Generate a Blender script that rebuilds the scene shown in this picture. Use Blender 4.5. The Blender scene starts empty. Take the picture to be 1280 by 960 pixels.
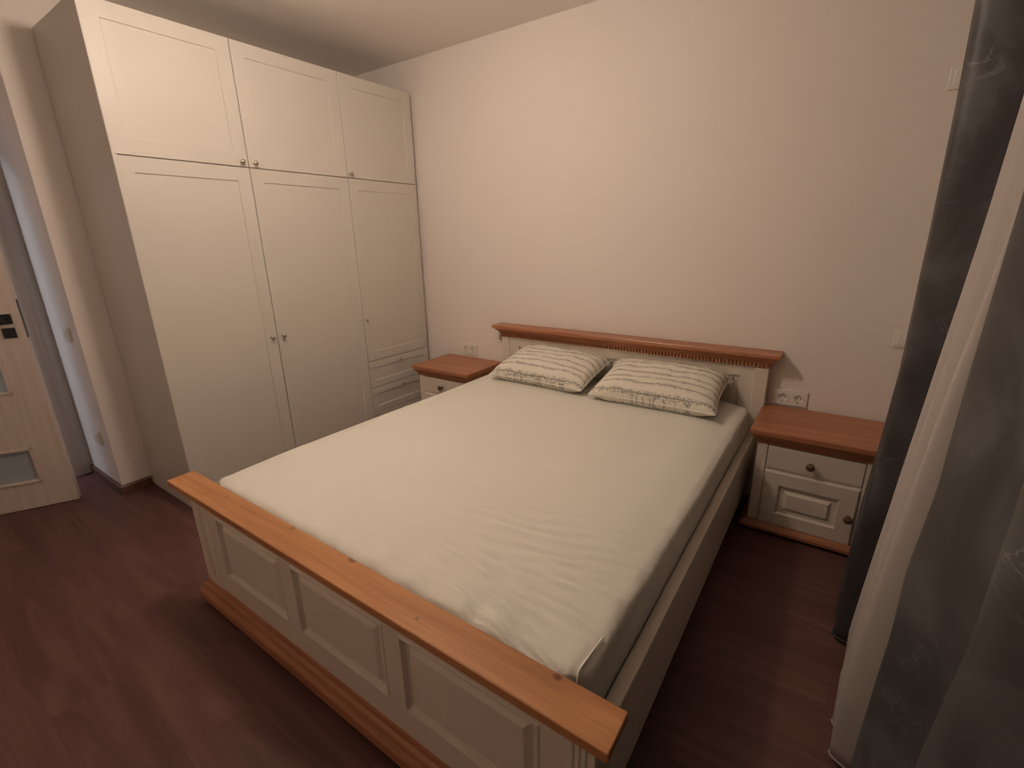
import bpy, bmesh, math, random
from mathutils import Vector, Matrix, noise
random.seed(7)
SC = bpy.context.scene
COL = SC.collection
# ------------------------------------------------------------------ camera
cam_d = bpy.data.cameras.new('camera'); cam = bpy.data.objects.new('camera', cam_d); COL.objects.link(cam)
YAW, PIT, ROL, FPX = 0.609, -0.301, -0.019, 593.0
cy_, sy_ = math.cos(YAW), math.sin(YAW)
fw = Vector((-sy_*math.cos(PIT), cy_*math.cos(PIT), math.sin(PIT)))
rt = Vector((cy_, sy_, 0)); up = rt.cross(fw)
c_, s_ = math.cos(ROL), math.sin(ROL)
r2 = c_*rt + s_*up; u2 = -s_*rt + c_*up
m = Matrix((r2, u2, -fw)).transposed().to_4x4(); m.translation = Vector((2.024, -2.778, 1.427))
cam.matrix_world = m
cam_d.sensor_width = 36; cam_d.lens = 36*FPX/1280; cam_d.clip_start = 0.02
SC.camera = cam
# ------------------------------------------------------------------ world, exposure
w = bpy.data.worlds.new('night'); SC.world = w; w.use_nodes = True
w.node_tree.nodes['Background'].inputs[0].default_value = (0.02, 0.03, 0.06, 1)
w.node_tree.nodes['Background'].inputs[1].default_value = 0.05
SC.view_settings.view_transform = 'Standard'; SC.view_settings.look = 'None'
SC.view_settings.gamma = 1; SC.view_settings.use_curve_mapping = False
SC.view_settings.exposure = 0.66
LAMP = (0.45, -1.69, 2.40)
LAMP_STRENGTH = 112.0
HALL_POWER = 13.0
hl = bpy.data.lights.new('hall_lamp_light', 'AREA'); hl.shape = 'DISK'; hl.size = 0.25; hl.energy = HALL_POWER; hl.color = (0.84, 0.92, 1.0)
hlo = bpy.data.objects.new('hall_lamp_light', hl); COL.objects.link(hlo); hlo.location = (-2.35, -3.75, 2.30)

# ------------------------------------------------------------------ helpers
def tag(o, label=None, cat=None, group=None, kind=None):
    if label: o['label'] = label
    if cat: o['category'] = cat
    if group: o['group'] = group
    if kind: o['kind'] = kind
    return o
def empty(name, loc=(0, 0, 0)):
    o = bpy.data.objects.new(name, None); o.empty_display_size = .05; COL.objects.link(o); o.location = loc; return o
def wpos(o):
    v = Vector(o.location)
    while o.parent: o = o.parent; v += Vector(o.location)
    return v
def build(name, bm, mat, parent=None, smooth=False, origin=None):
    """world-space bmesh -> object; the origin is put at `origin` or at the bottom centre"""
    me = bpy.data.meshes.new(name)
    bmesh.ops.recalc_face_normals(bm, faces=bm.faces[:])
    if origin is None:
        xs = [v.co.x for v in bm.verts]; ys = [v.co.y for v in bm.verts]; zs = [v.co.z for v in bm.verts]
        origin = Vector(((min(xs)+max(xs))/2, (min(ys)+max(ys))/2, min(zs)))
    origin = Vector(origin)
    for v in bm.verts: v.co -= origin
    bm.to_mesh(me); bm.free()
    o = bpy.data.objects.new(name, me); COL.objects.link(o)
    if parent: o.parent = parent; o.location = origin - wpos(parent)
    else: o.location = origin
    if mat: me.materials.append(mat)
    if smooth:
        for p in me.polygons: p.use_smooth = True
    return o
def box(bm, x0, x1, y0, y1, z0, z1, bev=0.0, seg=2):
    g = bmesh.ops.create_cube(bm, size=1)
    for v in g['verts']:
        v.co = Vector(((x0+x1)/2+v.co.x*(x1-x0), (y0+y1)/2+v.co.y*(y1-y0), (z0+z1)/2+v.co.z*(z1-z0)))
    if bev > 0:
        es = list({e for v in g['verts'] for e in v.link_edges})
        bmesh.ops.bevel(bm, geom=es, offset=bev, segments=seg, affect='EDGES', profile=.5)
    return bm
def B(*a, **k):
    return box(bmesh.new(), *a, **k)
def panel(bm, w_, h_, t, rings, M):
    """slab w x h x t; front (-Y local) has nested rings (inset, depth behind the front); M places it"""
    loops = []
    def loop(ins, y):
        return [bm.verts.new(M @ Vector((x, y, z))) for x, z in ((ins, ins), (w_-ins, ins), (w_-ins, h_-ins), (ins, h_-ins))]
    loops.append(loop(0, t)); loops.append(loop(0, .0015)); 
    for ins, d in rings: loops.append(loop(ins, d))
    for a, b in zip(loops, loops[1:]):
        for i in range(4):
            bm.faces.new((a[i], a[(i+1) % 4], b[(i+1) % 4], b[i]))
    bm.faces.new(loops[-1]); bm.faces.new(loops[0][::-1])
    return bm
def extrude_profile(bm, prof, a, b, axis='x'):
    """closed profile of (u, z) points swept from a to b along the axis ('x': u=y, 'y': u=x)"""
    def P(u, z, s): return Vector((s, u, z)) if axis == 'x' else Vector((u, s, z))
    L0 = [bm.verts.new(P(u, z, a)) for u, z in prof]; L1 = [bm.verts.new(P(u, z, b)) for u, z in prof]
    n = len(prof)
    for i in range(n): bm.faces.new((L0[i], L0[(i+1) % n], L1[(i+1) % n], L1[i]))
    bm.faces.new(L0[::-1]); bm.faces.new(L1)
    return bm
def wrap_moulding(bm, x0, x1, yf, yb, prof):
    loops = []
    for o, z in prof:
        loops.append([bm.verts.new((x0-o, yb, z)), bm.verts.new((x0-o, yf-o, z)), bm.verts.new((x1+o, yf-o, z)), bm.verts.new((x1+o, yb, z))])
    for a, b in zip(loops, loops[1:]):
        for i in range(4): bm.faces.new((a[i], a[(i+1) % 4], b[(i+1) % 4], b[i]))
    bm.faces.new(loops[0][::-1]); bm.faces.new(loops[-1])
    return bm
def lathe(bm, prof, M, n=20):
    """profile (r, h) around local Z placed by M"""
    rows = []
    for r, h in prof:
        if r < 1e-5: rows.append([bm.verts.new(M @ Vector((0, 0, h)))])
        else: rows.append([bm.verts.new(M @ Vector((r*math.cos(2*math.pi*i/n), r*math.sin(2*math.pi*i/n), h))) for i in range(n)])
    for a, b in zip(rows, rows[1:]):
        for i in range(n):
            j = (i+1) % n
            if len(a) == 1 and len(b) == 1: continue
            if len(a) == 1: bm.faces.new((a[0], b[i], b[j]))
            elif len(b) == 1: bm.faces.new((a[i], a[j], b[0]))
            else: bm.faces.new((a[i], a[j], b[j], b[i]))
    return bm
def tube(bm, pts, r, n=8):
    pts = [Vector(p) for p in pts]; rows = []
    for k, p in enumerate(pts):
        d = (pts[min(k+1, len(pts)-1)] - pts[max(k-1, 0)]).normalized()
        a = d.cross(Vector((0, 0, 1)));  a = a if a.length > .05 else d.cross(Vector((1, 0, 0))); a.normalize(); b = d.cross(a)
        rows.append([bm.verts.new(p + r*(math.cos(2*math.pi*i/n)*a + math.sin(2*math.pi*i/n)*b)) for i in range(n)])
    for a, b in zip(rows, rows[1:]):
        for i in range(n): bm.faces.new((a[i], a[(i+1) % n], b[(i+1) % n], b[i]))
    bm.faces.new(rows[0][::-1]); bm.faces.new(rows[-1])
    return bm
def face_x(x, y, z):   # local panel (w along +Y world, front looking +X) with lower corner at (x, y, z)
    return Matrix.Translation((x, y, z)) @ Matrix.Rotation(math.pi/2, 4, 'Z')
T = Matrix.Translation

# ------------------------------------------------------------------ materials
def nt(name):
    mt = bpy.data.materials.new(name); mt.use_nodes = True; t = mt.node_tree
    return mt, t, t.nodes['Principled BSDF']
def N(t, typ, **kw):
    n = t.nodes.new(typ)
    for k, v in kw.items():
        if k in ('operation', 'blend_type', 'data_type', 'feature', 'wave_type', 'bands_direction', 'noise_dimensions'): setattr(n, k, v)
        else: n.inputs[k].default_value = v
    return n
def ramp(t, fac, stops):
    r = t.nodes.new('ShaderNodeValToRGB'); t.links.new(fac, r.inputs[0])
    e = r.color_ramp.elements
    e[0].position, e[0].color = stops[0][0], (*stops[0][1], 1); e[1].position, e[1].color = stops[-1][0], (*stops[-1][1], 1)
    for p, c in stops[1:-1]:
        x = e.new(p); x.color = (*c, 1)
    return r.outputs[0]
def bump(t, b, h, strength, dist=.002):
    n = N(t, 'ShaderNodeBump', Strength=strength, Distance=dist); t.links.new(h, n.inputs['Height']); t.links.new(n.outputs[0], b.inputs['Normal'])
def mapping(t, scale=(1, 1, 1), coord='Object', rot=(0, 0, 0)):
    tc = t.nodes.new('ShaderNodeTexCoord'); mp = t.nodes.new('ShaderNodeMapping'); mp.inputs['Scale'].default_value = scale; mp.inputs['Rotation'].default_value = rot
    t.links.new(tc.outputs[coord], mp.inputs[0]); return mp.outputs[0]
def plain(name, col, rough=.5, noise_amt=.04, scale=6, bmp=0, bscale=200, metal=0, spec=.5):
    mt, t, b = nt(name)
    v = mapping(t); n = N(t, 'ShaderNodeTexNoise', Scale=scale, Detail=3.0); t.links.new(v, n.inputs['Vector'])
    lo = tuple(c*(1-noise_amt) for c in col); hi = tuple(min(1, c*(1+noise_amt)) for c in col)
    t.links.new(ramp(t, n.outputs[0], [(.3, lo), (.7, hi)]), b.inputs['Base Color'])
    b.inputs['Roughness'].default_value = rough; b.inputs['Metallic'].default_value = metal; b.inputs['Specular IOR Level'].default_value = spec
    if bmp:
        n2 = N(t, 'ShaderNodeTexNoise', Scale=bscale, Detail=2.0); t.links.new(v, n2.inputs['Vector']); bump(t, b, n2.outputs[0], bmp)
    return mt
def wood(name, dark, mid, light, axis='x', rough=.35, knots=()):
    mt, t, b = nt(name)
    sc = {'x': (1.2, 22, 22), 'y': (22, 1.2, 22), 'z': (22, 22, 1.2)}[axis]
    v = mapping(t, sc)
    n = N(t, 'ShaderNodeTexNoise', Scale=1.6, Detail=6.0, Distortion=.6); t.links.new(v, n.inputs['Vector'])
    v2 = mapping(t, tuple(s*4 if s > 2 else s*1.5 for s in sc)); n2 = N(t, 'ShaderNodeTexNoise', Scale=2.5, Detail=3.0); t.links.new(v2, n2.inputs['Vector'])
    mx = N(t, 'ShaderNodeMath', operation='MULTIPLY_ADD'); t.links.new(n2.outputs[0], mx.inputs[0]); mx.inputs[1].default_value = .35; 
    sb = N(t, 'ShaderNodeMath', operation='SUBTRACT'); t.links.new(n.outputs[0], sb.inputs[0]); sb.inputs[1].default_value = .175; t.links.new(sb.outputs[0], mx.inputs[2])
    col = ramp(t, mx.outputs[0], [(.32, dark), (.5, mid), (.7, light)])
    for (kx, ky, kr, st) in knots:
        tc = t.nodes.new('ShaderNodeTexCoord'); sp = N(t, 'ShaderNodeVectorMath', operation='SUBTRACT'); t.links.new(tc.outputs['Object'], sp.inputs[0]); sp.inputs[1].default_value = (kx, ky, 0)
        ml = N(t, 'ShaderNodeVectorMath', operation='MULTIPLY'); t.links.new(sp.outputs[0], ml.inputs[0]); ml.inputs[1].default_value = (1, 1.3, 0)
        ln = N(t, 'ShaderNodeVectorMath', operation='LENGTH'); t.links.new(ml.outputs[0], ln.inputs[0])
        mr = N(t, 'ShaderNodeMapRange'); t.links.new(ln.outputs['Value'], mr.inputs[0]); mr.inputs[1].default_value = kr*.4; mr.inputs[2].default_value = kr; mr.inputs[3].default_value = st; mr.inputs[4].default_value = 0
        mi = N(t, 'ShaderNodeMix', data_type='RGBA'); t.links.new(mr.outputs[0], mi.inputs[0]); t.links.new(col, mi.inputs[6]); mi.inputs[7].default_value = (dark[0]*.4, dark[1]*.3, dark[2]*.3, 1); col = mi.outputs[2]
    t.links.new(col, b.inputs['Base Color']); b.inputs['Roughness'].default_value = rough
    bump(t, b, mx.outputs[0], .12, .001)
    return mt
M_wall = plain('wall_paint', (.86, .79, .745), .85, .012, 1.5, .10, 260)
M_ceil = plain('ceiling_paint', (.88, .83, .79), .9, .012, 1.5, .08, 200)
M_hall = plain('hall_paint', (.74, .72, .74), .85, .012, 1.5, .08, 200)
M_ward = plain('cream_lacquer', (.66, .62, .565), .42, .012, 3)
M_cream = plain('cream_painted_wood', (.74, .665, .57), .40, .03, 8, .05, 60)
M_gap = plain('dark_gap', (.075, .035, .03), .8)
M_door = wood('door_white_oak_laminate', (.60, .51, .45), (.66, .565, .50), (.70, .60, .535), 'z', .45)
M_black = plain('black_metal', (.018, .017, .02), .4)
M_nickel = plain('brushed_nickel', (.55, .50, .43), .28, .05, 40, metal=1.0)
M_bronze = plain('dark_turned_wood', (.16, .075, .045), .4, .2, 60)
M_plastic = plain('white_plastic', (.86, .83, .78), .35, .01)
M_hole = plain('socket_shadow', (.10, .085, .075), .6)
M_sheet = plain('cream_jersey_sheet', (.76, .735, .665), .9, .015, 3, .18, 420, spec=.15)
M_seam = plain('white_seam', (.9, .88, .82), .8)
KN = [(-.58, .02, .008, .7), (-.20, .038, .016, .55), (.09, .046, .022, .8), (.40, -.01, .010, .5), (.756, .038, .014, .95), (-.35, -.02, .006, .6), (-.80, .01, .008, .4)]
M_pine = wood('honey_pine_varnished', (.38, .155, .055), (.48, .21, .08), (.56, .26, .105), 'x', .34, KN)
M_pine2 = wood('reddish_pine_varnished', (.33, .125, .058), (.42, .17, .08), (.50, .215, .105), 'x', .36)
M_base = wood('dark_baseboard_wood', (.10, .045, .032), (.14, .065, .045), (.18, .085, .06), 'x', .5)
def floor_mat():
    mt, t, b = nt('dark_red_brown_laminate')
    v = mapping(t, (1.2, 10, 1), 'Object'); oi = t.nodes.new('ShaderNodeObjectInfo')
    ad = N(t, 'ShaderNodeVectorMath', operation='ADD'); t.links.new(v, ad.inputs[0])
    cb = t.nodes.new('ShaderNodeCombineXYZ'); ml = N(t, 'ShaderNodeMath', operation='MULTIPLY'); t.links.new(oi.outputs['Random'], ml.inputs[0]); ml.inputs[1].default_value = 37
    t.links.new(ml.outputs[0], cb.inputs[0]); t.links.new(ml.outputs[0], cb.inputs[1]); t.links.new(cb.outputs[0], ad.inputs[1])
    n = N(t, 'ShaderNodeTexNoise', Scale=1.4, Detail=7.0, Distortion=1.1); t.links.new(ad.outputs[0], n.inputs['Vector'])
    col = ramp(t, n.outputs[0], [(.3, (.098, .042, .038)), (.5, (.125, .055, .049)), (.72, (.160, .078, .067))])
    hv = N(t, 'ShaderNodeHueSaturation'); t.links.new(col, hv.inputs['Color']); mr = N(t, 'ShaderNodeMapRange'); t.links.new(oi.outputs['Random'], mr.inputs[0]); mr.inputs[3].default_value = .95; mr.inputs[4].default_value = 1.05
    t.links.new(mr.outputs[0], hv.inputs['Value']); t.links.new(hv.outputs[0], b.inputs['Base Color'])
    b.inputs['Roughness'].default_value = .50; b.inputs['Specular IOR Level'].default_value = .4; bump(t, b, n.outputs[0], .15, .001)
    return mt
M_floor = floor_mat()
def pillow_mat():
    mt, t, b = nt('cream_cotton_with_grey_script_rows')
    tc = t.nodes.new('ShaderNodeTexCoord'); sp = t.nodes.new('ShaderNodeSeparateXYZ'); t.links.new(tc.outputs['Object'], sp.inputs[0])
    def mth(op, a, bb=None, c=None):
        n = N(t, 'ShaderNodeMath', operation=op)
        for i, x in enumerate((a, bb, c)):
            if x is None: continue
            if isinstance(x, (int, float)): n.inputs[i].default_value = x
            else: t.links.new(x, n.inputs[i])
        return n.outputs[0]
    # a wavering row coordinate
    v = mapping(t, (9, 0, 0)); n1 = N(t, 'ShaderNodeTexNoise', Scale=1.0, Detail=2.0); t.links.new(v, n1.inputs['Vector'])
    y = mth('ADD', sp.outputs[1], mth('MULTIPLY', mth('SUBTRACT', n1.outputs[0], .5), .012))
    f = mth('ABSOLUTE', mth('SUBTRACT', mth('FRACT', mth('MULTIPLY', y, 18.5)), .5))
    # main vine line + leafy scribbles around it
    line = mth('LESS_THAN', f, .035)
    v2 = mapping(t, (170, 110, 0)); n2 = N(t, 'ShaderNodeTexNoise', Scale=1.0, Detail=2.0, Distortion=2.0); t.links.new(v2, n2.inputs['Vector'])
    v3 = mapping(t, (28, 20, 0)); n3 = N(t, 'ShaderNodeTexNoise', Scale=1.0, Detail=1.0); t.links.new(v3, n3.inputs['Vector'])
    wid = mth('MULTIPLY', mth('SUBTRACT', n3.outputs[0], .14), .50)
    scr = mth('MULTIPLY', mth('LESS_THAN', f, wid), mth('GREATER_THAN', n2.outputs[0], .54))
    k = mth('MULTIPLY', mth('MAXIMUM', mth('MULTIPLY', line, .7), mth('MULTIPLY', scr, 1.0)), .9)
    mi = N(t, 'ShaderNodeMix', data_type='RGBA'); t.links.new(k, mi.inputs[0]); mi.inputs[6].default_value = (.80, .76, .66, 1); mi.inputs[7].default_value = (.17, .16, .15, 1)
    t.links.new(mi.outputs[2], b.inputs['Base Color']); b.inputs['Roughness'].default_value = .85; b.inputs['Specular IOR Level'].default_value = .2
    v4 = mapping(t); n4 = N(t, 'ShaderNodeTexNoise', Scale=60.0, Detail=3.0); t.links.new(v4, n4.inputs['Vector']); bump(t, b, n4.outputs[0], .2, .002)
    return mt
M_pillow = pillow_mat()
def curtain_mat():
    mt, t, b = nt('grey_marbled_velvet')
    v = mapping(t, (1, 1, .8)); n = N(t, 'ShaderNodeTexNoise', Scale=3.2, Detail=5.0, Distortion=1.4); t.links.new(v, n.inputs['Vector'])
    col = ramp(t, n.outputs[0], [(.32, (.028, .025, .027)), (.5, (.052, .048, .051)), (.62, (.090, .087, .091)), (.75, (.05, .047, .048))])
    n2 = N(t, 'ShaderNodeTexNoise', Scale=9.0, Detail=5.0, Distortion=1.6); t.links.new(mapping(t, (1, 1, 1), rot=(.7, .2, 0)), n2.inputs['Vector'])
    a = N(t, 'ShaderNodeMath', operation='SUBTRACT'); t.links.new(n2.outputs[0], a.inputs[0]); a.inputs[1].default_value = .5
    a2 = N(t, 'ShaderNodeMath', operation='ABSOLUTE'); t.links.new(a.outputs[0], a2.inputs[0])
    lt = N(t, 'ShaderNodeMapRange'); t.links.new(a2.outputs[0], lt.inputs[0]); lt.inputs[1].default_value = 0; lt.inputs[2].default_value = .016; lt.inputs[3].default_value = 1; lt.inputs[4].default_value = 0
    n3 = N(t, 'ShaderNodeTexNoise', Scale=4.0, Detail=1.0); t.links.new(v, n3.inputs['Vector'])
    g = N(t, 'ShaderNodeMapRange'); t.links.new(n3.outputs[0], g.inputs[0]); g.inputs[1].default_value = .55; g.inputs[2].default_value = .75
    k = N(t, 'ShaderNodeMath', operation='MULTIPLY'); t.links.new(lt.outputs[0], k.inputs[0]); t.links.new(g.outputs[0], k.inputs[1])
    mi = N(t, 'ShaderNodeMix', data_type='RGBA'); t.links.new(k.outputs[0], mi.inputs[0]); t.links.new(col, mi.inputs[6]); mi.inputs[7].default_value = (.22, .215, .215, 1)
    t.links.new(mi.outputs[2], b.inputs['Base Color']); b.inputs['Roughness'].default_value = .5
    b.inputs['Sheen Weight'].default_value = .06
    return mt
M_curt = curtain_mat()
def sheer_mat():
    mt = bpy.data.materials.new('white_sheer_voile'); mt.use_nodes = True; t = mt.node_tree
    b = t.nodes['Principled BSDF']; b.inputs['Base Color'].default_value = (.66, .61, .58, 1); b.inputs['Roughness'].default_value = .9
    v = mapping(t, (1, 1, 1)); n = N(t, 'ShaderNodeTexNoise', Scale=900.0, Detail=1.0); t.links.new(v, n.inputs['Vector']); bump(t, b, n.outputs[0], .1, .001)
    tl = t.nodes.new('ShaderNodeBsdfTranslucent'); tl.inputs[0].default_value = (.75, .72, .70, 1)
    tr = t.nodes.new('ShaderNodeBsdfTransparent')
    m1 = t.nodes.new('ShaderNodeMixShader'); m1.inputs[0].default_value = .35; t.links.new(b.outputs[0], m1.inputs[1]); t.links.new(tl.outputs[0], m1.inputs[2])
    m2 = t.nodes.new('ShaderNodeMixShader'); m2.inputs[0].default_value = .12; t.links.new(m1.outputs[0], m2.inputs[1]); t.links.new(tr.outputs[0], m2.inputs[2])
    t.links.new(m2.outputs[0], t.nodes['Material Output'].inputs[0]); return mt
M_sheer = sheer_mat()
def glass(name, col, rough, trans=.6):
    mt, t, b = nt(name); b.inputs['Base Color'].default_value = (*col, 1); b.inputs['Roughness'].default_value = rough
    b.inputs['Transmission Weight'].default_value = trans; return mt
M_frost = glass('satin_door_glass', (.62, .68, .68), .45, .5)
M_pane = glass('window_glass', (.95, .97, 1), .02, 1.0)
def emis(name, col, s):
    mt, t, b = nt(name); b.inputs['Base Color'].default_value = (*col, 1); b.inputs['Emission Color'].default_value = (*col, 1); b.inputs['Emission Strength'].default_value = s; return mt

# ------------------------------------------------------------------ the setting
CZ, XR, XL, XD, YF, YH = 2.629, 2.56, -1.34, -1.87, -3.28, -4.0
YE = -2.035     # end face of the left wall beside the door recess
S = lambda name, bm, mt, parent=None: tag(build(name, bm, mt, parent), kind='structure' if parent is None else None)
floor = S('floor', B(-3.3, XR+.15, YH-.6, .15, -.12, -.012), M_gap)
# planks, running along x: shared meshes of two lengths
plank_mesh = {}
def plank(x0, x1, y0):
    L = round(x1-x0, 3)
    if L not in plank_mesh:
        bm = B(-L/2, L/2, -.0963, .0963, -.012, 0)
        o = build('plank', bm, M_floor, floor, origin=(0, 0, 0)); plank_mesh[L] = o.data
    else:
        o = bpy.data.objects.new('plank', plank_mesh[L]); COL.objects.link(o); o.parent = floor
    o.location = Vector(((x0+x1)/2, y0+.0965, 0)) - floor.location
PW, PL = .193, 1.28
row = 0; y = -4.63
while y < -.02:
    off = (row*.47) % 1.28
    x = -3.25 + off
    if off > .05: plank(-3.25, x-.0003, y)
    while x < XR-.02:
        plank(x, min(x+PL, XR)-.0003, y); x += PL
    y += PW; row += 1
S('ceiling', B(-3.3, XR+.15, YH-.6, .15, CZ, CZ+.12), M_ceil)
S('wall_back', B(XD-.1, XR+.15, 0, .15, 0, CZ), M_wall)
S('wall_left', B(XD-.1, XL, YE, 0, 0, CZ, bev=.004), M_wall)
# wall with the door opening (door recess), opening y -2.915..-2.14, z 0..2.03
bm = bmesh.new(); box(bm, XD-.1, XD, -2.125, YE, 0, CZ); box(bm, XD-.1, XD, -2.93, -2.125, 2.045, CZ); box(bm, XD-.1, XD, YH-.6, -2.93, 0, CZ)
S('wall_door', bm, M_wall)
S('wall_front', B(XD, XR+.15, YF-.15, YF, 0, CZ), M_wall)
bm = bmesh.new(); WY0, WY1, WZ0, WZ1 = -3.0, -.75, .12, 2.25
box(bm, XR, XR+.15, WY1, 0, 0, CZ); box(bm, XR, XR+.15, YF, WY0, 0, CZ); box(bm, XR, XR+.15, WY0, WY1, 0, WZ0); box(bm, XR, XR+.15, WY0, WY1, WZ1, CZ)
S('wall_right', bm, M_wall)
bm = bmesh.new(); box(bm, -3.3, -3.2, YH-.6, .15, 0, CZ); box(bm, -3.2, XD-.1, YH-.6, YH-.5, 0, CZ); box(bm, -3.2, XD-.1, .0, .15, 0, CZ)
S('wall_hall', bm, M_hall)
# window behind the curtains
win = tag(empty('window_1', (XR+.06, (WY0+WY1)/2, WZ0)), kind='structure')
bm = bmesh.new()
ys = [WY0+i*(WY1-WY0)/3 for i in range(4)]
box(bm, XR+.03, XR+.09, WY0, WY1, WZ0, WZ0+.07); box(bm, XR+.03, XR+.09, WY0, WY1, WZ1-.07, WZ1)
for yy in ys: box(bm, XR+.03, XR+.09, max(WY0, yy-.045), min(WY1, yy+.045), WZ0+.07, WZ1-.07)
build('window_frame', bm, M_plastic, win)
for a, b_ in zip(ys, ys[1:]): build('pane', B(XR+.055, XR+.065, a+.045, b_-.045, WZ0+.07, WZ1-.07), M_pane, win)
# baseboards
def bb_prof(u, s): return [(u, 0), (u+s*.014, 0), (u+s*.014, .045), (u+s*.006, .055), (u, .055)]
bm = bmesh.new(); extrude_profile(bm, bb_prof(XL, 1), -1.89, YE-.014, 'y'); S('baseboard_left', bm, M_base)
bm = bmesh.new(); extrude_profile(bm, bb_prof(YE, -1), XD+.014, XL, 'x'); S('baseboard_recess', bm, M_base)
bm = bmesh.new(); extrude_profile(bm, bb_prof(0, -1), -.72, XR, 'x'); S('baseboard_back', bm, M_base)
bm = bmesh.new(); extrude_profile(bm, bb_prof(XD, 1), YF, -3.0, 'y'); S('baseboard_door', bm, M_base)
bm = bmesh.new(); extrude_profile(bm, bb_prof(XR, -1), YF, 0, 'y'); S('baseboard_right', bm, M_base)
bm = bmesh.new(); extrude_profile(bm, bb_prof(YF, 1), XD, XR, 'x'); S('baseboard_front', bm, M_base)
# door casing
bm = bmesh.new()
for x0, x1 in ((XD, XD+.012), (XD-.112, XD-.1)):
    box(bm, x0, x1, -2.145, -2.075, 0, 2.10, .003); box(bm, x0, x1, -2.985, -2.915, 0, 2.10, .003); box(bm, x0, x1, -2.915, -2.145, 2.03, 2.10, .003)
box(bm, XD-.1, XD, -2.145, -2.125, 0, 2.045); box(bm, XD-.1, XD, -2.93, -2.915, 0, 2.045); box(bm, XD-.1, XD, -2.915, -2.145, 2.03, 2.045)
S('trim_1', bm, M_door)
# door leaf, hinged at (-1.854, -2.905), open into the room; built along local +X from hinge to free edge, front face looks -Y local
HX, HY = -1.850, -2.908; fx, fy = -1.477, -2.209
ang = math.atan2(fy-HY, fx-HX); LW = math.hypot(fx-HX, fy-HY)
door = tag(empty('door_1', (HX, HY, .006)), kind='structure'); door.rotation_euler = (0, 0, ang)
def dpart(name, bm, mt, par=door):
    o = build(name, bm, mt, None, origin=(0, 0, 0)); o.parent = par; return o
DH, DT = 2.0, .04; ST = .128
pan = [(.15, .36), (.665, .875), (1.18, 1.39), (1.695, 1.86)]
bm = bmesh.new(); box(bm, 0, ST, 0, DT, 0, DH, .002); box(bm, LW-ST, LW, 0, DT, 0, DH, .002)
z = 0
for z0, z1 in pan: box(bm, ST, LW-ST, .001, DT-.001, z, z0); z = z1
box(bm, ST, LW-ST, .001, DT-.001, z, DH); dpart('door_leaf', bm, M_door)
for z0, z1 in pan:
    dpart('glass_pane', B(ST, LW-ST, .017, .023, z0, z1), M_frost)
    bm = bmesh.new()
    for s in (0, 1):
        ya, yb = ((-.005, .016), (.024, DT+.005))[s]
        box(bm, ST-.004, LW-ST+.004, ya, yb, z0, z0+.016, .003); box(bm, ST-.004, LW-ST+.004, ya, yb, z1-.016, z1, .003)
        box(bm, ST-.004, ST+.012, ya, yb, z0, z1, .003); box(bm, LW-ST-.012, LW-ST+.004, ya, yb, z0, z1, .003)
    dpart('glazing_bead', bm, M_door)
bm = bmesh.new(); box(bm, LW-.085, LW-.033, -.008, 0, 1.037, 1.089, .002)
tube(bm, [(LW-.059, 0, 1.063), (LW-.059, -.045, 1.063)], .009, 12); box(bm, LW-.175, LW-.048, -.055, -.040, 1.052, 1.074, .003)
dpart('door_handle', bm, M_black)
bm = bmesh.new(); box(bm, LW-.085, LW-.033, -.008, 0, .966, 1.018, .002)
lathe(bm, [(.0001, -.0085), (.008, -.0085), (.008, -.010), (.0001, -.010)], T((LW-.059, 0, .992)) @ Matrix.Rotation(math.pi/2, 4, 'X') @ Matrix.Scale(-1, 4, (0, 0, 1)))
dpart('keyhole_rosette', bm, M_black)
dpart('latch_plate', B(LW-.001, LW+.0015, .009, .031, .96, 1.16), plain('dark_steel', (.10, .09, .09), .45, metal=.7))

# ------------------------------------------------------------------ wardrobe
WX, WD, H = -.726, .602, 2.41
seam = [-1.883, -1.278, -.642, -.036]; MZ = 1.809
wr = tag(empty('wardrobe', (WX-WD/2, (seam[0]+seam[3])/2, 0)), 'tall cream wardrobe with panelled doors in the corner left of the bed', 'wardrobe')
FR = WX-.020
bm = bmesh.new()
box(bm, WX-WD, WX-.001, seam[0], seam[0]+.018, 0, H, .001, 1)
box(bm, WX-WD, FR, seam[3]-.018, seam[3], 0, H)
for yy in seam[1:3]: box(bm, WX-WD, FR, yy-.009, yy+.009, .07, H-.018)
box(bm, WX-WD, FR, seam[0]+.018, seam[3]-.018, H-.018, H); box(bm, WX-WD, FR, seam[0]+.018, seam[3]-.018, MZ-.009, MZ+.009)
box(bm, WX-WD, FR, seam[0]+.018, seam[3]-.018, .052, .07); box(bm, WX-WD, WX-WD+.006, seam[0]+.018, seam[3]-.018, .07, H-.018)
build('carcass', bm, M_ward, wr)
build('plinth', B(FR-.03, FR-.012, seam[0]+.018, seam[3], 0, .052), M_ward, wr)
build('filler_strip', B(FR-.03, FR-.012, seam[3], -.001, 0, H), M_ward, wr)
SH = [(0.0015, 0), (.068, 0), (.071, .005), (.0712, .005)]
g = .0022
def knob(x, y, z, par, mt=M_nickel, d='x', s=1.0):
    Mx = T((x, y, z)) @ (Matrix.Rotation(math.pi/2, 4, 'Y') if d == 'x' else Matrix.Rotation(math.pi/2, 4, 'X'))
    bm = lathe(bmesh.new(), [(r*s, h*s) for r, h in [(.0001, 0), (.007, 0), (.0055, .003), (.004, .010), (.008, .015), (.0125, .019), (.0125, .022), (.008, .026), (.0001, .027)]], Mx, 18)
    return build('knob', bm, mt, par, smooth=True)
def wdoor(name, y0, y1, z0, z1, rings=SH):
    bm = panel(bmesh.new(), y1-y0-2*g, z1-z0-2*g, .018, rings, face_x(WX, y0+g, z0+g))
    return build(name, bm, M_ward, wr)
ky = [seam[1]-.037, seam[1]+.033, seam[2]+.020]
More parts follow.
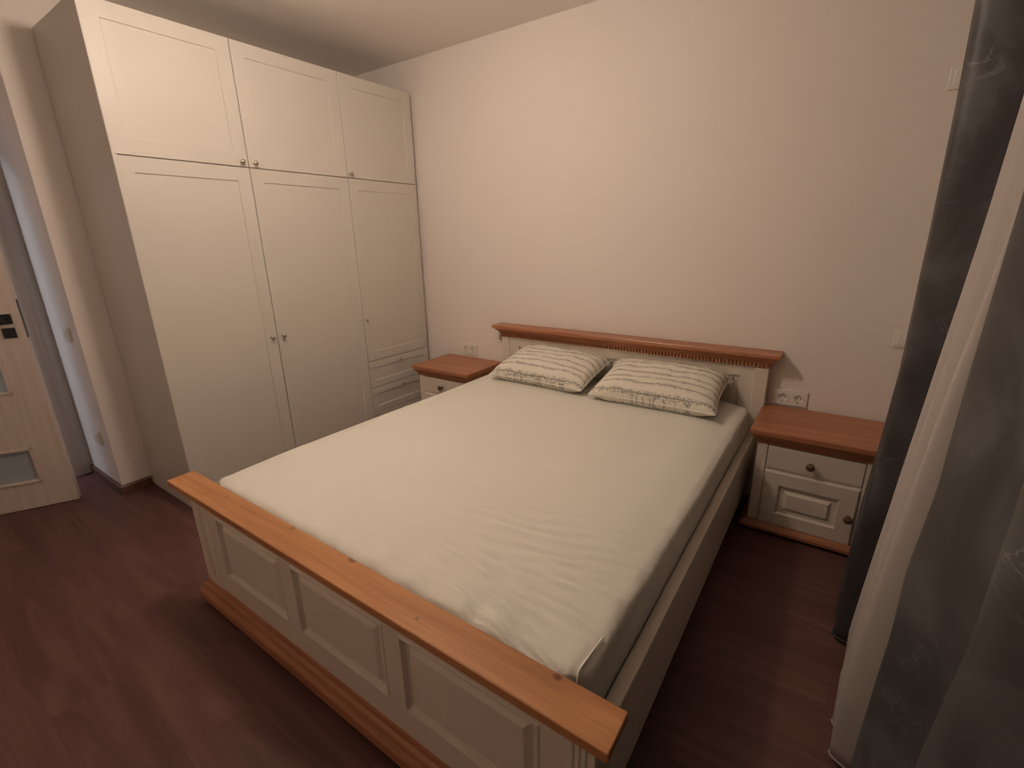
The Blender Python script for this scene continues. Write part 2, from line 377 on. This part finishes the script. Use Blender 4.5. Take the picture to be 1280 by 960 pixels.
for i in range(3):
    d = wdoor('upper_door', seam[i] if i else seam[0]+.0, seam[i+1], MZ, H); knob(WX, ky[i], 1.833, d)
    z0 = .577 if i == 2 else .06
    d = wdoor('lower_door', seam[i], seam[i+1], z0, MZ); knob(WX, ky[i], .884, d)
SHD = [(0.0015, 0), (.050, 0), (.053, .005), (.0532, .005)]
for z0, z1 in ((.378, .577), (.179, .378), (.06, .179)):
    rg = SHD if z1-z0 > .15 else [(.0015, 0), (.035, 0), (.038, .005), (.0382, .005)]
    d = wdoor('drawer', seam[2], seam[3], z0, z1, rg); knob(WX, (seam[2]+seam[3])/2-.003, z1-.032, d)

# ------------------------------------------------------------------ bed
bed = tag(empty('bed', (.905, -1.1, 0)), 'cream painted double bed with honey pine caps on headboard and footboard', 'bed')
FY = -2.16      # front plane of the footboard
cap = build('footboard_cap', B(0, 1.81, -2.200, -2.104, .536, .561, bev=.003), M_pine, bed, origin=(.905, -2.152, .536)); cap['label'] = 'flat honey pine board with knots'
build('cap_moulding', wrap_moulding(bmesh.new(), .062, 1.748, FY-.0, -2.112, [(.0, .512), (.006, .516), (.010, .526), (.016, .530), (.016, .536)]), M_cream, bed)
FB = -2.122
ox = [(.25, .67), (.735, 1.16), (1.22, 1.645)]; oz = (.205, .465)
for a, b_, rgt in ((.062, .185, 0), (1.70, 1.77, 1)):
    bm = B(a, b_, FY, FB, .02, .512, bev=.002)
    nfl = 3
    for k in range(nfl):   # fine reeds on the post
        c = (a+b_)/2 + (k-1)*.014
        box(bm, c-.004, c+.004, FY-.004, FY+.002, .16, .49, .0018, 1)
    build('post', bm, M_cream, bed)
bm = bmesh.new(); box(bm, .185, 1.70, FY+.002, FB, oz[1], .512); box(bm, .185, 1.70, FY+.002, FB, .03, oz[0])
build('footboard_rail', bm, M_cream, bed)
for a, b_ in ((.185, .25), (.67, .735), (1.16, 1.22), (1.645, 1.70)):
    build('stile', B(a, b_, FY+.002, FB, oz[0], oz[1]), M_cream, bed)
for a, b_ in ox:
    wd, ht = b_-a, oz[1]-oz[0]
    bm = panel(bmesh.new(), wd, ht, .036, [(0.0, .001), (.003, -.002), (.008, -.002), (.013, .014), (.020, .017), (.026, .017), (.040, .004), (.043, .002)], T((a, FY+.0005, oz[0])))
    build('raised_panel', bm, M_cream, bed)
# base moulding of the footboard, with the stepped pine profile
build('base_moulding', wrap_moulding(bmesh.new(), .055, 1.765, FY+.004, -2.118, [(.034, .022), (.036, .026), (.036, .062), (.032, .068), (.022, .072), (.020, .080), (.018, .088), (.008, .094), (.006, .108), (.002, .116), (-.002, .118)]), M_pine2, bed)
for x in (.09, 1.68):
    build('foot', B(x, x+.06, -2.17, -2.125, 0, .022, bev=.003), M_pine2, bed)
# side rails with cleats
for a, b_ in ((.07, .105), (1.713, 1.75)):
    build('side_rail', B(a, b_, FB, -.075, .115, .403, bev=.004), M_cream, bed)
bm = bmesh.new(); 
for k in range(14): box(bm, .105, 1.713, -2.05+k*.142, -1.98+k*.142, .315, .330)
so = build('slat_base', bm, M_pine2, bed); 
# headboard
HYF = -.062
for a, b_ in ((.057, .118), (1.702, 1.765)):
    bm = B(a, b_, HYF-.012, -.018, 0, .7475, bev=.003); build('post', bm, M_cream, bed)
hx = [(.188, .628), (.690, 1.130), (1.192, 1.632)]; hz = (.36, .688)
bm = bmesh.new(); box(bm, .118, 1.702, HYF, -.022, hz[1], .7475); box(bm, .118, 1.702, HYF, -.022, .20, hz[0]); build('headboard_rail', bm, M_cream, bed)
for a, b_ in ((.118, .188), (.628, .690), (1.130, 1.192), (1.632, 1.702)): build('stile', B(a, b_, HYF, -.022, hz[0], hz[1]), M_cream, bed)
for a, b_ in hx:
    bm = panel(bmesh.new(), b_-a, hz[1]-hz[0], .034, [(0, .001), (.004, .012), (.014, .012), (.034, .004), (.038, .003)], T((a, HYF+.0005, hz[0]))); build('raised_panel', bm, M_cream, bed)
hc = build('headboard_cornice', wrap_moulding(bmesh.new(), .048, 1.774, -.080, -.006, [(0, .772), (.003, .776), (.006, .784), (.014, .792), (.024, .800), (.028, .806), (.036, .810), (.041, .812), (.041, .828), (.038, .834)]), M_pine2, bed)
dt = build('dentil_band', wrap_moulding(bmesh.new(), .052, 1.770, -.064, -.010, [(0, .748), (0, .7725)]), M_pine2, bed)
bm = bmesh.new(); k = .056
while k < 1.764:
    box(bm, k, k+.010, -.083, -.062, .752, .7725); k += .019
dd = build('dentils', bm, M_pine2, dt); dd['kind'] = 'stuff'

# ------------------------------------------------------------------ mattress with fitted sheet
MX0, MX1, MY0, MY1, MB, MT = .115, 1.708, -2.098, -.080, .332, .550
mat = tag(empty('mattress', ((MX0+MX1)/2, (MY0+MY1)/2, MB)), 'thick double mattress in a plain cream fitted sheet, lying in the bed frame', 'mattress')
def fbm(x, y, z=0, o=3): return noise.fractal(Vector((x, y, z)), 1.0, 2.0, o)
def wrinkle(x, y):
    """relief of the pulled sheet over the mattress top"""
    z = .003*fbm(x*2.5, y*2.5)
    # fan of creases out of the right foot corner
    dx, dy = MX1+.03-x, y-(MY0-.05)
    r = math.hypot(dx, dy); th = math.atan2(dy, dx)
    fan = math.sin(th*46 + 2.6*fbm(x*2.5, y*5) + r*5)
    z += .0030*fan*min(1, r/.1)*math.exp(-((r-.16)/.34)**2)*math.exp(-((th-.40)/.26)**2)
    z += .0030*math.sin(th*95+4*fbm(x*4, y*6))*math.exp(-((r-.20)/.22)**2)*math.exp(-((th-.35)/.4)**2)
    ww = 2.6*fbm(x*1.3, y*5, 2)+1.2*fbm(x*4, y*9, 5, 2)
    z += .0060*math.sin((y+.10*(x-1.7))*150+ww*2.2)*math.exp(-((y+1.93)/.13)**2)*math.exp(-((x-1.42)/.27)**2)*(.6+.5*fbm(x*3, y*3, 9))
    z += .0034*math.sin((y-.28*(x-1.7))*120+ww*2.5)*math.exp(-((y+1.72)/.20)**2)*math.exp(-((x-1.35)/.30)**2)
    # pleats along the foot edge
    e = y-MY0
    z += .0075*math.sin(x*38+6*fbm(x*2.2, 3.1)+e*14)*math.exp(-(e/.085)**2)*(.35+.65*min(1, max(0, (x-.55)*2)))
    # pleats along the right edge
    e2 = MX1-x
    z += .0028*math.sin(y*46+6*fbm(y*2, 8.3)-e2*22)*math.exp(-(e2/.10)**2)*max(0, min(1, (-y-.9)*1.6))
    return z
def edge_profile(x, y):
    """height change of the rim"""
    z = 0
    e = x-MX0
    z += .008*math.exp(-((e-.026)/.016)**2) - .003*math.exp(-((e-.060)/.015)**2)
    z -= .022*math.exp(-(((MX1-x))/.10)**2)*(1-.75*math.exp(-((y-MY0)/.30)**2))
    z -= .010*math.exp(-(e/.12)**2)*(1-math.exp(-((y+1.6)/.5)**2))
    return z
bm = bmesh.new(); r = .042
nx, ny, nz = 260, 320, 10
def grid(P, na, nb):
    V = [[bm.verts.new(P(i/na, j/nb)) for j in range(nb+1)] for i in range(na+1)]
    for i in range(na):
        for j in range(nb): bm.faces.new((V[i][j], V[i+1][j], V[i+1][j+1], V[i][j+1]))
lx, ly = MX1-MX0, MY1-MY0
grid(lambda a, b_: (MX0+a*lx, MY0+b_*ly, MT), nx, ny)
for yy in (MY0, MY1): grid(lambda a, b_: (MX0+a*lx, yy, MB+b_*(MT-MB)), nx, nz)
for xx in (MX0, MX1): grid(lambda a, b_: (xx, MY0+a*ly, MB+b_*(MT-MB)), ny, nz)
bmesh.ops.remove_doubles(bm, verts=bm.verts[:], dist=.0005)
for v in bm.verts:
    p = v.co; x0, y0 = p.x, p.y
    rc = .075 if True else r
    # plan rounding of the corners
    qx = min(max(p.x, MX0+rc), MX1-rc); qy = min(max(p.y, MY0+rc), MY1-rc)
    d = Vector((p.x-qx, p.y-qy))
    if d.length > 1e-6:
        mxx = max(abs(d.x), abs(d.y)); d2 = d.normalized()*mxx; p.x, p.y = qx+d2.x, qy+d2.y
    # rim rounding
    qx = min(max(p.x, MX0+r), MX1-r); qy = min(max(p.y, MY0+r), MY1-r); qz = min(p.z, MT-r)
    top = p.z > MT-1e-4
    dd_ = Vector((p.x-qx, p.y-qy, p.z-qz))
    if p.z > MT-r and dd_.length > 1e-6:
        k = max(abs(dd_.x), abs(dd_.y), abs(dd_.z)); n_ = dd_.normalized()
        p.x, p.y, p.z = qx+n_.x*k, qy+n_.y*k, qz+n_.z*k
    f = max(0, min(1, (p.z-(MT-.10))/.10))
    p.z += f*(wrinkle(x0, y0)+edge_profile(x0, y0))
    if p.z < MT-.02:
        s = .005*math.sin(p.z*60) + .004*fbm(p.x*3, p.y*3, p.z*6)
        if abs(x0-MX1) < 1e-4: p.x += s+.006*math.sin(max(0, min(1, (p.z-MB)/(MT-MB)))*math.pi)
sh = build('fitted_sheet', bm, M_sheet, mat, smooth=True)
# seams of the sheet's corners
for (cx0, cy0, sx, sy) in ((MX1, MY0, -1, 1), (MX0, MY0, 1, 1)):
    pts = []
    kx = cx0+sx*.022; kyy = cy0+sy*.022
    for i in range(12):
        t_ = i/11
        if t_ < .6:
            q = t_/.6; pts.append((cx0+sx*(.020+.004*q), cy0+sy*(.150-.115*q), MT-.004-.007*(1-q)))
        else:
            q = (t_-.6)/.4; a_ = q*math.pi/2
            pts.append((cx0+sx*(.024-.005*math.sin(a_)), cy0+sy*(.035-.020*math.sin(a_)), MT-.004-.09*q*q-.004*q))
    build('corner_seam', tube(bmesh.new(), pts, .0026, 6), M_seam, mat, smooth=True)

# ------------------------------------------------------------------ pillows
def pillow(label, cx, cy, cz, w_, d_, h_, tilt, yaw, seed, roll=0):
    root = tag(empty('pillow', (cx, cy, cz)), label, 'pillow', 'pillows leaning on the headboard')
    root.rotation_euler = (tilt, roll, yaw)
    bm = bmesh.new(); n = 64; rim = {}
    def pos(u, v, s):
        pin = 1-.055*(1-u*u) ; pin2 = 1-.07*(1-v*v)      # sides drawn in, corners out
        x = u*w_/2*(1-.05*(1-v*v)*abs(u)**3); y_ = v*d_/2*(1-.07*(1-u*u)*abs(v)**3)
        t_ = max(0, (1-u**4))**.55*max(0, (1-v**4))**.55
        ef = max(0, 1-max(abs(u), abs(v)))
        # creases radiate from the seam, broad dents in the filling
        wv = .0035*math.sin(u*30+4*fbm(u*2, v*2, seed))*math.exp(-((1-abs(v))/.22)**2) + .003*math.sin(v*24+4*fbm(u*3, v*2, seed+3))*math.exp(-((1-abs(u))/.2)**2)
        z = s*(h_/2*t_) + (.010*fbm(u*1.8, v*1.8, seed, 3)*t_ + wv*min(1, ef*8))*(1 if s > 0 else .5)
        if s > 0: z += .006*fbm(u*5, v*6, seed+9, 2)*t_
        z -= .006*(1-t_)*0
        return Vector((x, y_, z))
    for s in (1, -1):
        V = [[None]*(n+1) for _ in range(n+1)]
        for i in range(n+1):
            for j in range(n+1):
                u, v = -math.cos(math.pi*i/n)*.5*1.0 + (i/n-.5), -math.cos(math.pi*j/n)*.5 + (j/n-.5)
                edge = i in (0, n) or j in (0, n)
                if edge and (i, j) in rim: V[i][j] = rim[i, j]; continue
                V[i][j] = bm.verts.new(pos(u, v, s))
                if edge: rim[i, j] = V[i][j]
        for i in range(n):
            for j in range(n): bm.faces.new((V[i][j], V[i+1][j], V[i+1][j+1], V[i][j+1]))
    loop = [rim[i, 0].co.copy() for i in range(n+1)]+[rim[n, j].co.copy() for j in range(1, n+1)]+[rim[i, n].co.copy() for i in range(n-1, -1, -1)]+[rim[0, j].co.copy() for j in range(n-1, 0, -1)]
    o = build('pillowcase', bm, M_pillow, None, smooth=True, origin=(0, 0, 0)); o.parent = root
    bm = bmesh.new(); tube(bm, loop+[loop[0]], .003, 6)
    o = build('seam_piping', bm, M_seam, None, smooth=True, origin=(0, 0, 0)); o.parent = root
    # loose tie threads at the right hand side, near the headboard
    bm = bmesh.new(); c0 = Vector((w_/2*.97, d_/2*.80, .0))
    for k in range(4):
        a = c0+Vector((0, -.012*k, 0)); pts = [a+Vector((.010*t_/2, .012*math.sin(t_*1.7+k*1.3), .007*math.sin(t_*1.3+k*2.1)-.002*t_)) for t_ in [q*.7 for q in range(7)]]
        tube(bm, pts, .0016, 5)
    o = build('tie_thread', bm, M_seam, None, smooth=True, origin=(0, 0, 0)); o.parent = root
    return root
pillow('left striped pillow, nearer the wardrobe, lying on the bed against the headboard', .565, -.262, .634, .655, .42, .165, math.radians(12), math.radians(-1), 2.0)
pillow('right striped pillow, nearer the curtains, lying on the bed against the headboard', 1.27, -.274, .634, .66, .43, .170, math.radians(12), math.radians(1.5), 11.0)

# ------------------------------------------------------------------ nightstands (built at the right of the bed, then copied)
def nightstand():
    root = tag(empty('nightstand', (2.021, -.225, 0)), 'cream nightstand with pine top standing right of the bed, before the curtain', 'nightstand', 'nightstands beside the bed')
    x0, x1, yf, yb = 1.795, 2.248, -.398, -.020
    build('top', wrap_moulding(bmesh.new(), x0, x1, yf, yb, [(0, .466), (.006, .470), (.008, .480), (.013, .490), (.021, .499), (.025, .503), (.025, .509), (.029, .511), (.029, .518), (.037, .519), (.037, .539), (.034, .542)]), M_pine2, root)
    bm = bmesh.new(); box(bm, x0, x0+.02, yf+.02, yb, .055, .466); box(bm, x1-.02, x1, yf+.02, yb, .055, .466)
    box(bm, x0, x0+.045, yf, yf+.02, .055, .466, .002, 1); box(bm, x1-.026, x1, yf, yf+.02, .055, .466, .002, 1); box(bm, x0+.02, x1-.02, yb-.008, yb, .055, .466)
    box(bm, x0+.045, x1-.026, yf+.002, yf+.02, .336, .348); box(bm, x0+.02, x1-.02, yf+.02, yb-.008, .055, .07)
    build('carcass', bm, M_cream, root)
    d = build('drawer', panel(bmesh.new(), x1-x0-.071-.006, .112, .016, [(.0015, -.000), (.004, -.0)], T((x0+.048, yf-.003, .350))), M_cream, root)
    kb = knob(2.021, yf-.003, .404, d, M_bronze, 'y', 1.45)
    d = build('door', panel(bmesh.new(), x1-x0-.071-.006, .282, .020, [(.001, .001), (.006, -.002), (.066, -.002), (.073, .009), (.092, .011), (.104, .0), (.106, -.001)], T((x0+.048, yf-.006, .054))), M_cream, root)
    knob(x1-.054, yf-.008, .196, d, M_bronze, 'y', 1.45)
    build('base_moulding', wrap_moulding(bmesh.new(), x0, x1, yf, yb, [(.026, .018), (.030, .022), (.030, .036), (.018, .044), (.010, .052), (.008, .055)]), M_pine2, root)
    for x in (x0+.01, x1-.05):
        for y_ in (yf, yb-.05): build('foot', B(x, x+.04, y_, y_+.04, 0, .018), M_pine2, root)
    return root
def copy_tree(o, parent=None):
    c = o.copy(); COL.objects.link(c); c.parent = parent
    for ch in list(o.children): copy_tree(ch, c)
    return c
ns = nightstand()
n2 = copy_tree(ns); n2.location = (2.021-2.265, -.225, 0); n2['label'] = 'cream nightstand with pine top standing left of the bed, next to the wardrobe'

# ------------------------------------------------------------------ sockets and switches
def socket_plate(cx, cz):
    """rounded frame with two round wells through it"""
    bm = bmesh.new(); y0 = -.010
    for s in (-1, 1):
        ox_, h_ = cx+s*.0375, .0375; n = 32; inner, outer = [], []
        for i in range(n):
            a = 2*math.pi*i/n; c, d = math.cos(a), math.sin(a); k = 1/max(abs(c), abs(d))
            px, pz = ox_+c*k*.0375, cz+d*k*.040
            inner.append([bm.verts.new((cx+s*.036+.0265*c, y, cz+.0265*d)) for y in (y0, -.001)])
            outer.append([bm.verts.new((px, y, pz)) for y in (y0, -.001)])
        for i in range(n):
            j = (i+1) % n
            bm.faces.new((inner[i][0], inner[j][0], outer[j][0], outer[i][0])); bm.faces.new((inner[i][0], inner[i][1], inner[j][1], inner[j][0]))
            bm.faces.new((outer[i][0], outer[j][0], outer[j][1], outer[i][1]))
    return bm
def socket(cx, cz, label):
    root = tag(empty('wall_socket', (cx, 0, cz)), label, 'socket', 'double sockets on the back wall')
    build('cover_plate', socket_plate(cx, cz), M_plastic, root)
    for s in (-1, 1):
        ctr = T((cx+s*.036, -.010, cz)) @ Matrix.Rotation(math.pi/2, 4, 'X')
        ins = build('insert', lathe(bmesh.new(), [(.027, .0), (.027, .003), (.0215, .003), (.0205, -.0088), (.0001, -.0088)], ctr, 28), M_plastic, root, smooth=False)
        bm = bmesh.new()
        for q in (-1, 1): lathe(bm, [(.0001, .0005), (.0035, .0005), (.0035, -.0005), (.0001, -.0005)], ctr @ T((q*.0098, 0, -.0080)) , 10)
        for q in (-1, 1): box(bm, cx+s*.036-.003, cx+s*.036+.003, -.0125, -.004, cz+q*.0190-.002, cz+q*.0190+.002)
        build('contact_hole', bm, M_hole, ins)
    return root
socket(-.308, .600, 'double wall socket above the left nightstand')
socket(1.878, .589, 'double wall socket above the right nightstand, beside the headboard')
def switch(name, cx, cz, label, y=0.0, cat='switch', w_=.082, h_=.082, t_=.010, mt=M_plastic, rocker=True):
    root = tag(empty(name, (cx, y, cz)), label, cat)
    build('cover_plate', B(cx-w_/2, cx+w_/2, y-t_, y-.0005, cz-h_/2, cz+h_/2, bev=.002), mt, root)
    if rocker: build('rocker', B(cx-w_*.33, cx+w_*.33, y-t_-.004, y-t_+.002, cz-h_*.33, cz+h_*.33, bev=.002), mt, root)
    return root
switch('wall_switch', 2.279, 1.995, 'white wall switch high on the back wall, half hidden by the grey curtain')
switch('wall_switch', 2.287, .948, 'white wall switch above the right nightstand, half hidden by the grey curtain')
switch('wall_switch', -1.51, .95, 'white light switch on the wall end beside the door, upper of the two fittings', YE, t_=.014)
switch('wall_socket', -1.50, .33, 'white wall socket low on the wall end beside the door', YE, 'socket', t_=.014)
switch('wall_switch', .008, .728, 'small grey bracket on the wall just left of the headboard post', 0, 'bracket', .034, .05, .016, plain('grey_plastic', (.48, .43, .39), .5), False)

# ------------------------------------------------------------------ curtains
def lerp_tab(tab, z):
    if z <= tab[0][0]: return tab[0][1]
    for (a, va), (b_, vb) in zip(tab, tab[1:]):
        if z <= b_: return va+(vb-va)*(z-a)/(b_-a)
    return tab[-1][1]
def drape(name, label, cat, mt, y0, y1, crest, folds, amp, z0, z1, seed, group, thick=.002, hem=True, phase=0.0, ny_=None):
    """crest(y, z) gives the x nearest the room; folds = crest positions in y"""
    bm = bmesh.new(); ny_ = ny_ or int(abs(y1-y0)/.006); nz_ = 60
    fs = sorted(folds)
    def shape(yy):
        # distance to the nearest crests -> 0 at a crest, 1 in the valley
        for a, b_ in zip(fs, fs[1:]):
            if a <= yy <= b_:
                t_ = (yy-a)/(b_-a); return .5*(1-math.cos(2*math.pi*t_)), (b_-a)
        if yy < fs[0]: return min(1, .5*(1-math.cos(min(1, (fs[0]-yy)/.09)*math.pi))), .15
        return min(1, .5*(1-math.cos(min(1, (yy-fs[-1])/.05)*math.pi))), .15
    V = []
    for i in range(ny_+1):
        yy = y0+(y1-y0)*i/ny_; rowv = []
        for j in range(nz_+1):
            z = z0+(z1-z0)*j/nz_
            yw = yy+.012*math.sin(z*2.1+seed)+.006*fbm(yy*2, z*1.5, seed)
            s, wl = shape(yw); a = amp*min(1, wl/.15)*(1-.25*(z/2.6))
            x = crest(yy, z)+a*(s**.85)+.004*fbm(yy*6, z*2, seed+5)*s
            rowv.append(bm.verts.new((x, yy, z)))
        V.append(rowv)
    for i in range(ny_):
        for j in range(nz_): bm.faces.new((V[i][j], V[i+1][j], V[i+1][j+1], V[i][j+1]))
    root = tag(empty(name, (crest((y0+y1)/2, 0), (y0+y1)/2, z0)), label, cat, group)
    o = build('fabric', bm, mt, root, smooth=True)
    md = o.modifiers.new('thickness', 'SOLIDIFY'); md.thickness = thick; md.offset = 1
    if hem:
        bm = bmesh.new(); pts = [V_ for V_ in []]
        me = o.data; off = wpos(o); st = nz_+1
        for zz in (0, ):
            tube(bm, [Vector(me.vertices[i*st].co)+off+Vector((0, 0, .003)) for i in range(ny_+1)], .0035, 6)
        build('hem', bm, mt, root, smooth=True)
    return root
far_tab = [(0, 2.212), (.30, 2.214), (.6, 2.230), (.92, 2.240), (1.4, 2.234), (1.8, 2.227), (2.1, 2.216), (2.6, 2.225)]
def sstep(t): t = max(0, min(1, t)); return t*t*(3-2*t)
def crest1(y, z): return lerp_tab(far_tab, z)+(max(y, -.98)+.55)*.085 + .215*sstep((-y-.985)/.10)
drape('curtain', 'dark grey marbled curtain hanging behind the right nightstand corner, farther from the viewer', 'curtain', M_curt, -.465, -1.55, crest1, [-.53, -.64, -.75, -.87, -.98, -1.12, -1.26, -1.40, -1.50], .060, .02, 2.60, 1.0, 'curtains at the window')
sh_tab = [(0, 2.213), (.2, 2.205), (.5, 2.220), (.76, 2.234), (1.05, 2.250), (1.4, 2.270), (1.69, 2.280), (2.6, 2.29)]
def crest2(y, z): return lerp_tab(sh_tab, z)+(y+1.17)*.095*(1 if y > -1.5 else (1.5-1.17)/max(.01, -y-1.17)) + .13*sstep((-y-1.47)/.12) + .03*sstep((y+1.13)/.1)
drape('sheer_curtain', 'white translucent sheer curtain hanging between the two grey curtains', 'curtain', M_sheer, -1.105, -1.90, crest2, [-1.17, -1.38, -1.50, -1.64, -1.76, -1.86], .050, .018, 2.60, 4.0, 'curtains at the window', .0012)
near_tab = [(0, 2.215), (.3, 2.217), (.6, 2.225), (.76, 2.223), (.94, 2.235), (1.2, 2.236), (1.5, 2.240), (2.6, 2.25)]
def crest3(y, z): return lerp_tab(near_tab, z)+(y+1.6)*.06*(1 if y > -2.0 else 0)+(-.024 if y <= -2.0 else 0)
drape('curtain', 'dark grey marbled curtain nearest the viewer, at the right edge', 'curtain', M_curt, -1.60, -3.05, crest3, [-1.65, -2.13, -2.40, -2.60, -2.80, -2.98], .085, .02, 2.60, 8.0, 'curtains at the window')
rail = empty('curtain_rail', (2.32, -1.75, 2.60)); tag(rail, 'white ceiling curtain rail above the grey curtains, beyond the top edge', 'curtain rail')
build('track', B(2.24, 2.34, -3.3, -.3, 2.603, CZ-.0005, bev=.003), M_plastic, rail)

# ------------------------------------------------------------------ ceiling lamp (just above the frame)
lamp = tag(empty('ceiling_lamp', (LAMP[0], LAMP[1], CZ)), 'lit ceiling lamp with a bare round bulb, hanging over the bed', 'lamp')
build('canopy', lathe(bmesh.new(), [(.0001, CZ-.001), (.055, CZ-.001), (.052, CZ-.018), (.012, CZ-.028), (.0001, CZ-.028)], T((LAMP[0], LAMP[1], 0)), 28), M_plastic, lamp, smooth=True)
build('stem', tube(bmesh.new(), [(LAMP[0], LAMP[1], CZ-.025), (LAMP[0], LAMP[1], LAMP[2]+.08)], .008, 10), M_plastic, lamp)
build('socket', lathe(bmesh.new(), [(.0001, .09), (.020, .09), (.022, .05), (.0001, .05)], T(LAMP), 20), M_plastic, lamp)
bm = bmesh.new(); bmesh.ops.create_uvsphere(bm, u_segments=24, v_segments=14, radius=.07)
for v in bm.verts: v.co += Vector(LAMP)
build('bulb', bm, emis('warm_bulb_glow', (1.0, .81, .645), LAMP_STRENGTH), lamp, smooth=True)
# hallway lamp beyond the door
hf = tag(empty('hall_ceiling_lamp', (-2.35, -3.75, CZ)), 'round ceiling lamp in the hallway, out of view beyond the door', 'lamp')
build('housing', lathe(bmesh.new(), [(.0001, CZ-.001), (.05, CZ-.001), (.05, CZ-.02), (.008, CZ-.022), (.008, 2.40), (.15, 2.38), (.15, 2.33), (.13, 2.32), (.0001, 2.32)], T((-2.35, -3.75, 0)), 28), M_plastic, hf, smooth=False)
